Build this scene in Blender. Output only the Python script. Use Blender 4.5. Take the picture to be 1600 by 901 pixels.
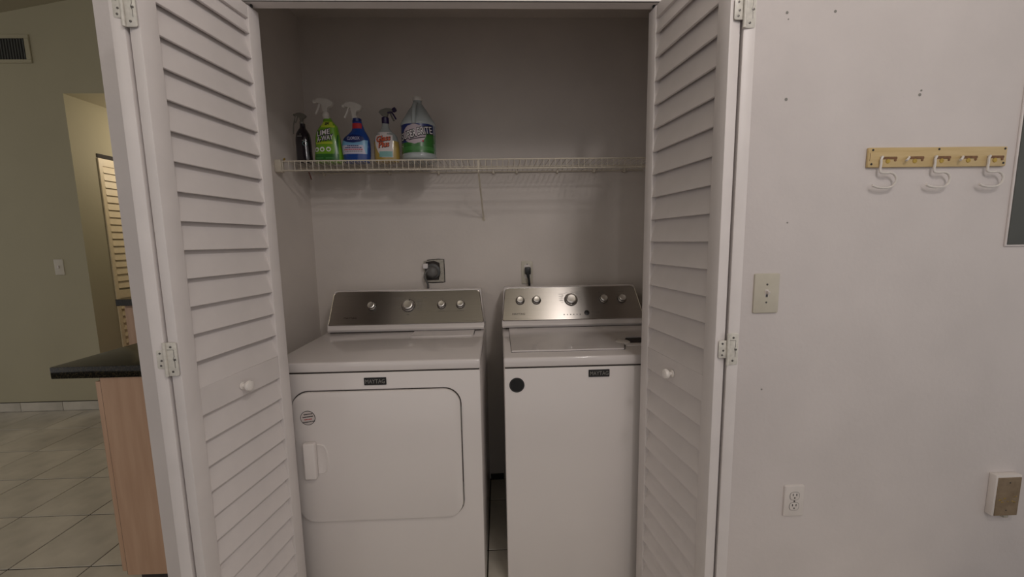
import bpy, bmesh, math, random
from mathutils import Vector, Matrix
random.seed(7)
for o in list(bpy.data.objects): bpy.data.objects.remove(o)
SC = bpy.context.scene; COL = SC.collection
# ------------------------------------------------------------------ camera
CAMZ, YAW, PIT, ROL, FPX = 1.3359, .0315, .1192, -.0162, 618.2
fw = Vector((math.sin(YAW)*math.cos(PIT), math.cos(YAW)*math.cos(PIT), -math.sin(PIT)))
rt = Vector((math.cos(YAW), -math.sin(YAW), 0)); up = rt.cross(fw)
r2 = rt*math.cos(ROL)+up*math.sin(ROL); u2 = -rt*math.sin(ROL)+up*math.cos(ROL)
cd = bpy.data.cameras.new('camera'); cam = bpy.data.objects.new('camera', cd); COL.objects.link(cam)
cd.sensor_width = 36; cd.lens = FPX/1600*36; cd.clip_start = .02
cam.matrix_world = Matrix(((r2.x,u2.x,-fw.x,0),(r2.y,u2.y,-fw.y,0),(r2.z,u2.z,-fw.z,CAMZ),(0,0,0,1)))
SC.camera = cam
# ------------------------------------------------------------------ world, lights, exposure
w = bpy.data.worlds.new('world'); SC.world = w; w.use_nodes = True
w.node_tree.nodes['Background'].inputs[0].default_value = (1.0,.95,.925,1)
w.node_tree.nodes['Background'].inputs[1].default_value = .46
def lamp(name, kind, loc, power, col, size, rot=None):
    l = bpy.data.lights.new(name, kind); l.energy = power; l.color = col
    if kind == 'POINT': l.shadow_soft_size = size
    else: l.shape = 'DISK'; l.size = size
    o = bpy.data.objects.new(name, l); COL.objects.link(o); o.location = loc
    if rot: o.rotation_euler = rot
    return o
for ly, le in ((-.25,25),(-1.25,23),(-2.1,9)): lamp('ceiling_lamp_light', 'POINT', (.76,ly,2.78), le, (1,.93,.91), .10)
lamp('kitchen_lamp_light', 'POINT', (-1.7,-.7,2.75), 9, (1,.91,.82), .12)
lamp('hall_lamp_light', 'POINT', (-2.75,4.0,2.2), 12, (1,.86,.68), .1)
vs = SC.view_settings; vs.view_transform = 'Standard'; vs.look = 'None'; vs.gamma = 1; vs.use_curve_mapping = False
vs.exposure = .09
# ------------------------------------------------------------------ materials
def mat(name, col, rough=.5, metal=0, noise=0, nscale=30, bump=0, bscale=80, coat=0, spec=None, trans=0, emit=0, alpha=1, stretch=None, col2=None):
    m = bpy.data.materials.new(name); m.use_nodes = True; nt = m.node_tree; N = nt.nodes; L = nt.links
    b = N['Principled BSDF']; b.inputs['Base Color'].default_value = (*col,1)
    b.inputs['Roughness'].default_value = rough; b.inputs['Metallic'].default_value = metal
    b.inputs['Coat Weight'].default_value = coat; b.inputs['Coat Roughness'].default_value = .1
    if spec is not None: b.inputs['Specular IOR Level'].default_value = spec
    b.inputs['Transmission Weight'].default_value = trans
    tc = N.new('ShaderNodeTexCoord'); mp = N.new('ShaderNodeMapping'); L.new(tc.outputs['Object'], mp.inputs[0])
    if stretch: mp.inputs['Scale'].default_value = stretch
    if noise:
        n = N.new('ShaderNodeTexNoise'); n.inputs['Scale'].default_value = nscale; n.inputs['Detail'].default_value = 5
        L.new(mp.outputs[0], n.inputs['Vector'])
        mx = N.new('ShaderNodeMix'); mx.data_type = 'RGBA'
        c2 = col2 if col2 else tuple(max(0,c*(1-noise)) for c in col)
        c1 = col if col2 else tuple(min(1,c*(1+noise*.5)) for c in col)
        mx.inputs['A'].default_value = (*c1,1); mx.inputs['B'].default_value = (*c2,1)
        rp = N.new('ShaderNodeMapRange'); rp.inputs['From Min'].default_value = .3; rp.inputs['From Max'].default_value = .7
        L.new(n.outputs['Fac'], rp.inputs['Value']); L.new(rp.outputs[0], mx.inputs['Factor']); L.new(mx.outputs['Result'], b.inputs['Base Color'])
    if bump:
        n2 = N.new('ShaderNodeTexNoise'); n2.inputs['Scale'].default_value = bscale; n2.inputs['Detail'].default_value = 3
        L.new(mp.outputs[0], n2.inputs['Vector'])
        bp = N.new('ShaderNodeBump'); bp.inputs['Strength'].default_value = bump; bp.inputs['Distance'].default_value = .002
        L.new(n2.outputs['Fac'], bp.inputs['Height']); L.new(bp.outputs[0], b.inputs['Normal'])
    return m
M = {}
M['wall'] = mat('white_wall_paint', (.66,.61,.595), .6, noise=.05, nscale=4, bump=.35, bscale=60)
M['closet'] = mat('closet_wall_paint', (.65,.595,.55), .7, noise=.05, nscale=4, bump=.3, bscale=60)
M['cream'] = mat('dim_cream_wall_paint', (.42,.385,.265), .7, noise=.05, nscale=2, bump=.3, bscale=60)  # cream paint with the olive cast of dim light mixed into its colour
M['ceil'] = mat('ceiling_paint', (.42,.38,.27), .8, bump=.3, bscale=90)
M['door'] = mat('white_door_enamel', (.73,.68,.665), .42, noise=.05, nscale=9, bump=.12, bscale=70)
M['enamel'] = mat('white_appliance_enamel', (.73,.68,.66), .28, noise=.02, nscale=3, coat=.25)
M['gloss'] = mat('glossy_white_lid_enamel', (.70,.65,.635), .10, noise=.02, nscale=3, coat=.4)
M['plastic'] = mat('white_plastic', (.70,.65,.62), .35, noise=.03, nscale=20)
M['whiteg'] = mat('glossy_white_porcelain', (.85,.80,.76), .12, noise=.02, nscale=20, coat=.5)
M['almond'] = mat('almond_plastic', (.56,.52,.43), .4, noise=.04, nscale=30)
M['beige'] = mat('aged_beige_plastic', (.27,.20,.13), .55, noise=1, nscale=45, col2=(.20,.145,.09))
M['grime'] = mat('yellow_glue_stain', (.30,.20,.05), .7, noise=.6, nscale=120)
M['gap'] = mat('dark_gap_shade', (.035,.028,.025), .8, noise=.2)  # near-black colour standing in for the shade inside gaps and recesses
M['black'] = mat('black_plastic', (.012,.012,.013), .4, noise=.3, nscale=50)
M['grey'] = mat('grey_plastic', (.10,.10,.10), .5, noise=.2, nscale=60)
M['greypaint'] = mat('grey_panel_enamel', (.085,.09,.083), .45, noise=.15, nscale=5)
M['hinge'] = mat('painted_metal_hinge', (.66,.63,.57), .38, metal=0, noise=.15, nscale=90, bump=.2)
M['screw'] = mat('worn_screw_metal', (.16,.15,.14), .4, metal=.8, noise=.3, nscale=300)
M['chrome'] = mat('polished_chrome', (.70,.67,.64), .16, metal=1, noise=.03)
M['satin'] = mat('satin_chrome_cap', (.80,.77,.73), .33, metal=1, noise=.03)
M['wirewhite'] = mat('vinyl_coated_wire', (.62,.56,.46), .4, noise=.05, nscale=60)
M['hookwhite'] = mat('white_coated_wire', (.68,.64,.60), .3, noise=.05, nscale=60)
M['tile'] = mat('ceramic_floor_tile', (.60,.56,.48), .25, noise=.22, nscale=5, bump=.05, bscale=15)
M['grout'] = mat('dark_floor_grout', (.035,.028,.022), .9, noise=.4, nscale=80)
M['oak'] = mat('pale_maple_wood', (.52,.34,.23), .5, noise=1, nscale=7, col2=(.44,.275,.18), stretch=(6,6,.5), bump=.05)
M['pine'] = mat('varnished_pine', (.62,.47,.24), .4, noise=1, nscale=14, col2=(.54,.39,.18), stretch=(.6,6,6))
M['slot'] = mat('burnt_wood_slot', (.22,.11,.05), .7, noise=.3, nscale=90)
M['brass'] = mat('yellow_brass_screw', (.55,.38,.09), .35, metal=.8, noise=.2, nscale=200)
M['plaster'] = mat('torn_plaster_edge', (.45,.42,.36), .9, noise=.3, nscale=150, bump=.6, bscale=200)
M['cable'] = mat('grey_dryer_cable', (.13,.125,.12), .5, noise=.2, nscale=40)
M['rust'] = mat('rusty_clip', (.10,.03,.02), .7, noise=.5, nscale=200)
def granite():
    m = mat('black_speckled_granite', (.012,.012,.010), .12, spec=.3)
    nt = m.node_tree; N = nt.nodes; L = nt.links; b = N['Principled BSDF']
    tc = N.new('ShaderNodeTexCoord'); v = N.new('ShaderNodeTexVoronoi'); v.inputs['Scale'].default_value = 260
    L.new(tc.outputs['Object'], v.inputs['Vector'])
    cr = N.new('ShaderNodeValToRGB'); cr.color_ramp.elements[0].color = (.010,.009,.007,1); cr.color_ramp.elements[1].color = (.045,.036,.020,1)
    cr.color_ramp.elements[0].position = .45; cr.color_ramp.elements[1].position = .95
    L.new(v.outputs['Color'], cr.inputs[0]); L.new(cr.outputs[0], b.inputs['Base Color']); return m
M['granite'] = granite()
def brushed():
    m = mat('brushed_stainless_steel', (.40,.375,.345), .34, metal=1)
    nt = m.node_tree; N = nt.nodes; L = nt.links; b = N['Principled BSDF']
    tc = N.new('ShaderNodeTexCoord'); mp = N.new('ShaderNodeMapping'); mp.inputs['Scale'].default_value = (2,500,500)
    n = N.new('ShaderNodeTexNoise'); n.inputs['Scale'].default_value = 1.0; n.inputs['Detail'].default_value = 4
    L.new(tc.outputs['Object'], mp.inputs[0]); L.new(mp.outputs[0], n.inputs['Vector'])
    mr = N.new('ShaderNodeMapRange'); mr.inputs['To Min'].default_value = .25; mr.inputs['To Max'].default_value = .33
    L.new(n.outputs['Fac'], mr.inputs['Value']); L.new(mr.outputs[0], b.inputs['Roughness'])
    mx = N.new('ShaderNodeMix'); mx.data_type = 'RGBA'; mx.inputs['A'].default_value = (.42,.395,.365,1); mx.inputs['B'].default_value = (.50,.47,.435,1)
    L.new(n.outputs['Fac'], mx.inputs['Factor']); L.new(mx.outputs['Result'], b.inputs['Base Color'])
    b.inputs['Anisotropic'].default_value = .85
    cx = N.new('ShaderNodeCombineXYZ'); cx.inputs[1].default_value = .523; cx.inputs[2].default_value = .853
    L.new(cx.outputs[0], b.inputs['Tangent']); return m
M['steel'] = brushed()
def C_(name, col, rough=.4, **k): 
    M[name] = mat(name, col, rough, noise=k.pop('noise', .06), nscale=25, **k)
C_('dark_purple_liquid_bottle', (.010,.006,.010), .15, coat=.5)
C_('green_label_film', (.15,.34,.02), .25, coat=.3); C_('dark_green_film', (.03,.13,.025), .25); C_('yellow_green_film', (.42,.52,.04), .3)
C_('blue_plastic', (.010,.05,.24), .18, coat=.4); C_('navy_print', (.01,.02,.12), .3); C_('sky_blue_print', (.16,.36,.55), .3)
C_('pale_lilac_print', (.50,.48,.58), .4); C_('red_print', (.42,.02,.025), .4); C_('orange_red_print', (.62,.09,.02), .4)
C_('amber_liquid', (.36,.25,.06), .15, coat=.5); C_('pale_label_paper', (.58,.52,.50), .5); C_('clear_plastic', (.27,.29,.28), .15, coat=.5)
C_('oval_print', (.40,.33,.36), .5); C_('teal_print', (.18,.36,.34), .4); C_('milky_plastic', (.33,.36,.355), .25, coat=.3); C_('green_print', (.04,.17,.035), .4)
C_('black_print', (.01,.01,.012), .5); C_('white_print', (.72,.68,.68), .5); C_('sprayer_white', (.62,.58,.53), .35); C_('sprayer_clear', (.16,.15,.125), .3)
C_('purple_plastic', (.018,.008,.05), .3); C_('grey_print', (.25,.24,.22), .5); C_('yellow_print', (.65,.5,.06), .4); C_('warm_shutter', (.80,.68,.46), .45)
# ------------------------------------------------------------------ mesh helpers
def link(name, bm, m, parent=None, smooth=False, loc=None):
    me = bpy.data.meshes.new(name); 
    bmesh.ops.recalc_face_normals(bm, faces=bm.faces); bm.to_mesh(me); bm.free()
    me.materials.append(M[m] if isinstance(m, str) else m)
    if smooth:
        me.polygons.foreach_set('use_smooth', [True]*len(me.polygons))
        try: me.set_sharp_from_angle(angle=math.radians(38))
        except Exception: pass
    o = bpy.data.objects.new(name, me); COL.objects.link(o)
    if parent: o.parent = parent
    if loc: o.location = loc
    return o
def thing(name, label, cat, loc=(0,0,0), group=None, kind=None):
    o = bpy.data.objects.new(name, None); COL.objects.link(o); o.empty_display_size = .05; o.location = loc
    return tag(o, label, cat, group, kind)
def tag(o, label=None, cat=None, group=None, kind=None):
    if label: o['label'] = label
    if cat: o['category'] = cat
    if group: o['group'] = group
    if kind: o['kind'] = kind
    return o
def unparent_offset(root):   # children were modelled in world space: shift them under the root
    for c in root.children: c.matrix_parent_inverse = Matrix.Translation(-Vector(root.location))
def box(bm, a, b, bev=0, seg=2):
    vs_ = [bm.verts.new((x,y,z)) for x in (a[0],b[0]) for y in (a[1],b[1]) for z in (a[2],b[2])]
    F = [(0,1,3,2),(4,6,7,5),(0,4,5,1),(2,3,7,6),(0,2,6,4),(1,5,7,3)]
    fs = [bm.faces.new([vs_[i] for i in f]) for f in F]
    if bev:
        es = list({e for f in fs for e in f.edges})
        bmesh.ops.bevel(bm, geom=es, offset=bev, segments=seg, affect='EDGES', profile=.5)
    return vs_
def bx(name, a, b, m, parent=None, bev=0, seg=2):
    bm = bmesh.new(); box(bm, a, b, bev, seg); return link(name, bm, m, parent, smooth=bev>0)
def rr(x0,x1,z0,z1,r,n=6):
    P = []
    for cx,cz,a0 in ((x1-r,z1-r,0),(x0+r,z1-r,90),(x0+r,z0+r,180),(x1-r,z0+r,270)):
        for i in range(n+1):
            a = math.radians(a0+90*i/n); P.append((cx+r*math.cos(a), cz+r*math.sin(a)))
    return P
def circ(cx,cz,r,n=28): return [(cx+r*math.cos(2*math.pi*i/n), cz+r*math.sin(2*math.pi*i/n)) for i in range(n)]
def slab(bm, poly, y0, y1, ch=0):      # polygon in XZ, from front y0 back to y1, chamfered front edge
    cx = sum(p[0] for p in poly)/len(poly); cz = sum(p[1] for p in poly)/len(poly)
    def ins(d):
        out = []; n = len(poly)
        for i in range(n):
            a = Vector(poly[i-1]); b = Vector(poly[i]); c = Vector(poly[(i+1)%n])
            e1 = (b-a); e2 = (c-b)
            if e1.length < 1e-9: e1 = e2
            if e2.length < 1e-9: e2 = e1
            n1 = Vector((-e1.y,e1.x)).normalized(); n2 = Vector((-e2.y,e2.x)).normalized(); nn = (n1+n2).normalized()
            k = d/max(.4, nn.dot(n1)); out.append((b.x+nn.x*k, b.y+nn.y*k))
        return out
    rings = []
    if ch:
        for f in (0,.5,1):
            a = f*math.pi/2
            rings.append([bm.verts.new((p[0], y0+ch*(1-math.sin(a)) , p[1])) for p in ins(ch*(1-math.cos(a)))][::1])
        rings = [[bm.verts.new((p[0], y1, p[1])) for p in poly]] + [rings[0],rings[1],rings[2]]
        # order: back, edge start (y0+ch, full) ... front (y0, inset)
    else:
        rings = [[bm.verts.new((p[0], y1, p[1])) for p in poly],[bm.verts.new((p[0], y0, p[1])) for p in poly]]
    n = len(poly)
    for r_, s_ in zip(rings, rings[1:]):
        for i in range(n): bm.faces.new((r_[i], r_[(i+1)%n], s_[(i+1)%n], s_[i]))
    bm.faces.new(rings[0]); bm.faces.new(rings[-1][::-1])
def sl(name, poly, y0, y1, m, parent=None, ch=0):
    bm = bmesh.new(); slab(bm, poly, y0, y1, ch); return link(name, bm, m, parent, smooth=True)
def smoothpath(pts, k=5):
    pts = [Vector(p) for p in pts]; out = []
    for i in range(len(pts)-1):
        p0 = pts[max(0,i-1)]; p1 = pts[i]; p2 = pts[i+1]; p3 = pts[min(len(pts)-1,i+2)]
        for j in range(k):
            t = j/k; out.append(.5*((2*p1)+(-p0+p2)*t+(2*p0-5*p1+4*p2-p3)*t*t+(-p0+3*p1-3*p2+p3)*t**3))
    out.append(pts[-1]); return out
def tube(bm, pts, r, n=8, caps=True):
    pts = [Vector(p) for p in pts]; rings = []; ref = None
    for i,p in enumerate(pts):
        d = (pts[min(i+1,len(pts)-1)]-pts[max(i-1,0)]).normalized()
        if ref is None:
            ref = Vector((0,0,1)) if abs(d.z) < .9 else Vector((1,0,0))
        a = (ref - d*ref.dot(d)).normalized(); b = d.cross(a); ref = a
        rad = r[i] if isinstance(r,(list,tuple)) else r
        rings.append([bm.verts.new(p+a*rad*math.cos(2*math.pi*k/n)+b*rad*math.sin(2*math.pi*k/n)) for k in range(n)])
    for r_, s_ in zip(rings, rings[1:]):
        for k in range(n): bm.faces.new((r_[k], r_[(k+1)%n], s_[(k+1)%n], s_[k]))
    if caps: bm.faces.new(rings[0][::-1]); bm.faces.new(rings[-1])
def tb(name, pts, r, m, parent=None, n=8, curve=0):
    bm = bmesh.new(); tube(bm, smoothpath(pts, curve) if curve else pts, r, n); return link(name, bm, m, parent, smooth=True)
def lathe(bm, prof, axis=None, n=24):
    """prof: (radius, height) along local z; axis: Matrix"""
    A = axis or Matrix(); rings = []
    for r,h in prof: rings.append([bm.verts.new(A @ Vector((max(r,1e-5)*math.cos(2*math.pi*k/n), max(r,1e-5)*math.sin(2*math.pi*k/n), h))) for k in range(n)])
    for r_, s_ in zip(rings, rings[1:]):
        for k in range(n): bm.faces.new((r_[k], r_[(k+1)%n], s_[(k+1)%n], s_[k]))
    bm.faces.new(rings[0][::-1]); bm.faces.new(rings[-1])
def frame(o, z, x=(1,0,0)):    # matrix with local z along z
    z = Vector(z).normalized(); x = Vector(x); x = (x-z*x.dot(z)).normalized(); y = z.cross(x)
    return Matrix(((x.x,y.x,z.x,o[0]),(x.y,y.y,z.y,o[1]),(x.z,y.z,z.z,o[2]),(0,0,0,1)))
def lt(name, prof, A, m, parent=None, n=24):
    bm = bmesh.new(); lathe(bm, prof, A, n); return link(name, bm, m, parent, smooth=True)
FRONT = lambda x,y,z: frame((x,y,z), (0,-1,0))     # local z toward the room
DG = None
def text_verts(s, size, spacing=1.0, shear=0, bold=0):
    c = bpy.data.curves.new('t','FONT'); c.body = s; c.size = size; c.align_x = 'CENTER'; c.align_y = 'CENTER'
    c.space_character = spacing; c.shear = shear; c.offset = bold; c.resolution_u = 2
    o = bpy.data.objects.new('t', c); COL.objects.link(o); dg = bpy.context.evaluated_depsgraph_get(); dg.update()
    me = bpy.data.meshes.new_from_object(o.evaluated_get(dg)); V = [v.co.copy() for v in me.vertices]; Fc = [tuple(p.vertices) for p in me.polygons]
    bpy.data.objects.remove(o); bpy.data.curves.remove(c); bpy.data.meshes.remove(me); return V, Fc
def lettering(s, size, A, m, parent, name='lettering', width=None, fn=None, **k):
    """text laid in the XY plane of matrix A; fn maps (x,y)->world point for curved surfaces"""
    V, Fc = text_verts(s, size, **k)
    if width:
        w0 = max(v.x for v in V)-min(v.x for v in V); V = [Vector((v.x*width/w0, v.y, 0)) for v in V]
    bm = bmesh.new(); vv = [bm.verts.new((v.x, v.y, 0) if fn else A @ Vector((v.x, v.y, .0004))) for v in V]
    for f in Fc:
        try: bm.faces.new([vv[i] for i in f])
        except ValueError: pass
    if fn:      # slice finely so the print follows the curved surface
        xa = min(v.x for v in V); xb = max(v.x for v in V)
        for i in range(1, 22):
            bmesh.ops.bisect_plane(bm, geom=bm.verts[:]+bm.edges[:]+bm.faces[:], plane_co=(xa+(xb-xa)*i/22,0,0), plane_no=(1,0,0))
        for v in bm.verts: v.co = fn(v.co.x, v.co.y)
    me = bpy.data.meshes.new(name); bm.to_mesh(me); bm.free(); me.materials.append(M[m])
    o = bpy.data.objects.new(name, me); COL.objects.link(o); o.parent = parent; return o
TXT = lambda x,y,z: frame((x,y,z), (0,-1,0))   # x right, local y: up
def st(name, a, b, m, label=None, cat='wall', bev=0):
    o = bx(name, a, b, m, bev=bev); return tag(o, label, cat if label else None, kind='structure')
# ------------------------------------------------------------------ the setting
YW, YB = 1.279, 2.106
XL, XR = -.961, .775           # closet side walls
OL, OR_ = -.885, .652          # door opening
XE = -1.165                    # outer corner of the laundry wall
HZ = 2.068
st('wall_right', (OR_,YW,0), (3.3,1.40,3.44), 'wall', 'white painted wall to the right of the louvered doors')
st('wall_left', (XE,YW,0), (OL,1.40,3.44), 'wall', 'narrow white wall strip between louvered door and kitchen')
st('wall_top', (OL,YW,2.078), (OR_,1.322,3.44), 'wall', 'white wall header above the laundry closet opening')
st('wall_closet_left', (XE,1.40,0), (XL,YB,3.44), 'closet', 'left side wall inside the laundry closet')
st('wall_closet_right', (XR,1.40,0), (XR+.2,YB,3.44), 'closet', 'right side wall inside the laundry closet')
wb = st('wall_back', (XE,YB,0), (XR+.2,YB+.1,3.44), 'closet', 'closet back wall behind dryer and washer')
st('ceiling_closet', (XL,1.40,2.435), (XR,YB,2.50), 'closet', 'low ceiling inside the laundry closet', 'ceiling')
# kitchen and hall beyond
YF, XH = 3.275, -3.289
st('wall_far', (-6.2,YF,0), (XH,YF+.12,4.2), 'cream', 'far cream wall with air vent and switch beyond the kitchen')
st('wall_far_top', (XH,YF,2.505), (-.9,YF+.12,4.2), 'cream', 'cream wall above the hallway opening')
st('wall_hall_left', (XH-.12,YF+.12,0), (XH,4.9,2.6), 'cream', 'left wall of the hallway with a louvered door')
st('wall_hall_end', (XH,4.9,0), (-.9,5.0,2.6), 'cream', 'end wall of the hallway')
st('wall_hall_right', (-.9,2.2,0), (-.8,5.0,4.2), 'cream', 'kitchen side wall behind the laundry closet')
st('ceiling_hall', (XH,YF+.12,2.505), (-.9,4.9,2.56), 'ceil', 'hallway ceiling', 'ceiling')
bm = bmesh.new()
prof = [(-6.2,2.615),(-1.9,3.39),(3.3,3.44)]
for y in (-2.2,5.0):
    pass
vsb = [[bm.verts.new((x,y,z+dz)) for (x,z) in prof] for dz in (0,.08) for y in (-2.2,5.0)]
for i in range(2):
    bm.faces.new((vsb[0][i],vsb[0][i+1],vsb[1][i+1],vsb[1][i])); bm.faces.new((vsb[2][i],vsb[2][i+1],vsb[3][i+1],vsb[3][i]))
    bm.faces.new((vsb[0][i],vsb[0][i+1],vsb[2][i+1],vsb[2][i])); bm.faces.new((vsb[1][i],vsb[1][i+1],vsb[3][i+1],vsb[3][i]))
for i in (0,2): bm.faces.new((vsb[0][i],vsb[1][i],vsb[3][i],vsb[2][i]))
tag(link('ceiling', bm, 'ceil'), 'sloped ceiling rising over the kitchen', 'ceiling', kind='structure')
# floor: grout bed, tiles as pieces
fl = tag(bx('floor', (-6.2,-2.2,-.06), (3.3,5.0,-.003), 'grout'), 'pale ceramic tile floor with dark grout lines', 'floor', kind='structure')
TP, GX, GY = .3365, -.072, 1.582
def tile_mesh(w, d, h, name='tile', m='tile'):
    bm = bmesh.new(); box(bm, (0,0,-h), (w,d,0)); es = [e for e in bm.edges if all(v.co.z > -1e-6 for v in e.verts)]
    bmesh.ops.bevel(bm, geom=es, offset=.0015, segments=1, affect='EDGES')
    bmesh.ops.recalc_face_normals(bm, faces=bm.faces)
    me = bpy.data.meshes.new(name); bm.to_mesh(me); bm.free(); me.materials.append(M[m]); return me
G = .0055
tm = tile_mesh(TP-G, TP-G, .010)
for i in range(-13, 5):
    for j in range(-4, 10):
        x = GX+i*TP+G/2; y = GY+j*TP+G/2
        if x < -2.4 and y < .9: continue
        if x > -.99 and y > 2.2: continue
        if x+TP > 2.2 or y > 4.7: continue
        # leave out tiles wholly under walls / closet machines' far side
        if x > .8 and y > 1.3: continue
        if y > 3.5 and (x < -3.5 or x > -1.2): continue
        o = bpy.data.objects.new('tile', tm); COL.objects.link(o); o.parent = fl; o.location = (x,y,random.uniform(-.0004,.0004))
# tile baseboards
def tile_base(name, x0, x1, y, n0, label, m='tile'):
    r = tag(bx(name, (x0,y-.006,0), (x1,y,.078), 'grout'), label, 'baseboard', kind='structure')
    me = None; x = n0
    bm = bmesh.new(); box(bm, (0,-.012,.002), (TP-.004,-.001,.074), .0015, 1); bmesh.ops.recalc_face_normals(bm, faces=bm.faces)
    me = bpy.data.meshes.new('tile'); bm.to_mesh(me); bm.free(); me.materials.append(M[m])
    while x+TP <= x1+.001:
        o = bpy.data.objects.new('tile', me); COL.objects.link(o); o.parent = r; o.location = (x+.002,y,0); x += TP
    return r
tile_base('baseboard_far', XH-8*TP-.012, XH-.012, YF, XH-8*TP-.012, 'row of pale tile baseboard pieces under the far wall')
st('closet_foot_strip', (-.07,YB-.012,0), (.004,YB,.03), 'grout', 'dark strip at the foot of the wall behind the machines', 'baseboard')  # dark strip where the closet back wall meets the floor
# wall anchor holes and spots on the right wall
for (x,z,r) in ((.9,2.019,.004),(1.052,2.023,.004),(.914,1.765,.0045),(1.348,1.777,.0045),(1.352,1.79,.003),(.944,1.381,.0025),(.892,.817,.003),(.905,2.0,.002)):
    lt('nail_hole', [(r,0),(r*1.1,.0006),(r*.5,.001)], FRONT(x,YW,z), 'grey_print', bpy.data.objects['wall_right'], n=10)
# torn wall paper patch line on the back wall
# ------------------------------------------------------------------ louvered doors
LW, LT, LB, LTOP, SW = .377, .0275, .015, 2.044, .0445
UP = [1.9625-.0707*k for k in range(14)]+[.9735]
DN = [.9006-.0707*k for k in range(1,11)]+[.1235]
def slat_bm(l):
    bm = bmesh.new(); P = [(.0012,.0012),(.0024,0),(.0088,.0004),(.0272,.0835),(.0215,.0845)]
    A = [bm.verts.new((0,y,z)) for y,z in P]; B = [bm.verts.new((l,y,z)) for y,z in P]
    n = len(P)
    for i in range(n): bm.faces.new((A[i],A[(i+1)%n],B[(i+1)%n],B[i]))
    bm.faces.new(A[::-1]); bm.faces.new(B); bmesh.ops.recalc_face_normals(bm, faces=bm.faces); return bm
sb_ = slat_bm(LW-2*SW+.008); slat_me = bpy.data.meshes.new('slat'); sb_.to_mesh(slat_me); sb_.free(); slat_me.materials.append(M['door'])
def leaf_mesh():
    bm = bmesh.new()
    for x0,x1 in ((0,SW),(LW-SW,LW)): box(bm, (x0,0,LB), (x1,LT,LTOP), .0022, 2)
    for z0,z1 in ((2.006,LTOP-.0004),(.9006,.9735),(LB+.0004,.1235)): box(bm, (SW-.003,.0015,z0), (LW-SW+.003,LT-.0015,z1), .0008, 1)
    bmesh.ops.recalc_face_normals(bm, faces=bm.faces)
    me = bpy.data.meshes.new('door_leaf'); bm.to_mesh(me); bm.free(); me.materials.append(M['door'])
    me.polygons.foreach_set('use_smooth', [True]*len(me.polygons))
    try: me.set_sharp_from_angle(angle=math.radians(38))
    except Exception: pass
    return me
leaf_me = leaf_mesh()
def leaf(parent, O, X, Y, knob=None):
    """O origin on the front face, X along the width, Y into the thickness"""
    X = Vector((X[0],X[1],0)).normalized(); Y = Vector((Y[0],Y[1],0)).normalized()
    A = Matrix(((X.x,Y.x,0,O[0]),(X.y,Y.y,0,O[1]),(0,0,1,0),(0,0,0,1)))
    o = bpy.data.objects.new('door_leaf', leaf_me); COL.objects.link(o); o.parent = parent; o.matrix_basis = Matrix.Translation(-Vector(parent.location)) @ A
    for z in UP+DN:
        s = bpy.data.objects.new('slat', slat_me); COL.objects.link(s); s.parent = o; s.location = (SW-.004, 0, z)
        if abs(z-.9735) < 1e-4: s.scale = (1,1,.78)
    if knob is not None:
        lt('knob', [(.0115,0),(.0115,.002),(.006,.004),(.0058,.009),(.010,.012),(.0145,.017),(.0155,.0215),(.0135,.026),(.008,.0285),(.001,.029)], frame((knob,0,.932),(0,-1,0)), 'whiteg', o)
    return o
def hinge(parent, x, y, z0, z1, big):
    """flat non-mortise hinge over the gap; big=+1 outer leaf to the right"""
    zc = (z0+z1)/2
    if True:
        bm = bmesh.new(); slab(bm, rr(min(x,x+big*.027),max(x,x+big*.027),z0,z1,.004,3), y-.0022, y, .0006)
        h = link('hinge', bm, 'hinge', parent, True)
        sm = (z1-z0)*.56
        sl('hinge_leaf', rr(min(x,x-big*.0225),max(x,x-big*.0225),zc-sm/2,zc+sm/2,.004,3), y-.0018, y-.0002, 'hinge', h, .0005)
        tb('hinge_pin', [(x,y-.004,z0),(x,y-.004,z1)], .0036, 'hinge', h, 10)
        # cut-out outline in the large leaf
        c = big
        tb('leaf_outline', [(x+c*.005,y-.0023,z1-.018),(x+c*.020,y-.0023,z1-.018),(x+c*.020,y-.0023,zc+.007),(x+c*.017,y-.0023,zc),(x+c*.020,y-.0023,zc-.007),(x+c*.020,y-.0023,z0+.02)], .0006, 'screw', h, 5)
        for zz in (z0+.011, z1-.011): lt('screw', [(.0028,0),(.0026,.001),(.001,.0014)], FRONT(x+c*.0135,y-.0021,zz), 'screw', h, 10)
        lt('screw', [(.0028,0),(.0026,.001),(.001,.0014)], FRONT(x+c*.021,y-.0021,zc-.001), 'screw', h, 10)
        for zz,dx in ((zc-sm/2+.008,.0135),(zc+sm/2-.008,.0135),(zc-.003,.011)): lt('screw', [(.0026,0),(.0024,.001),(.001,.0013)], FRONT(x-c*dx,y-.0017,zz), 'screw', h, 10)
def unit(a, b): v = Vector((b[0]-a[0], b[1]-a[1], 0)).normalized(); return v
# left pair
NL, FL = (-.7788,.959), (-.723,1.3316)
d1 = thing('door_1', 'left white louvered bifold door folded open beside the dryer', 'door', (-.87,1.33,0), kind='structure')
X = unit(NL, FL); leaf(d1, NL, X, (-X.y, X.x), knob=.178)
pN = (NL[0]-LT-.0045, .958); X2 = Vector((-.115,.9934,0)).normalized()          # back face of pivot leaf runs to the jamb
# pivot leaf: front face outward (-x); origin at its far outer corner, X towards the viewer
Yin = Vector((X2.y,-X2.x,0)); out = -Yin
Op = (pN[0]+out.x*LT+X2.x*LW, pN[1]+out.y*LT+X2.y*LW)
leaf(d1, Op, -X2, Yin)
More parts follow.
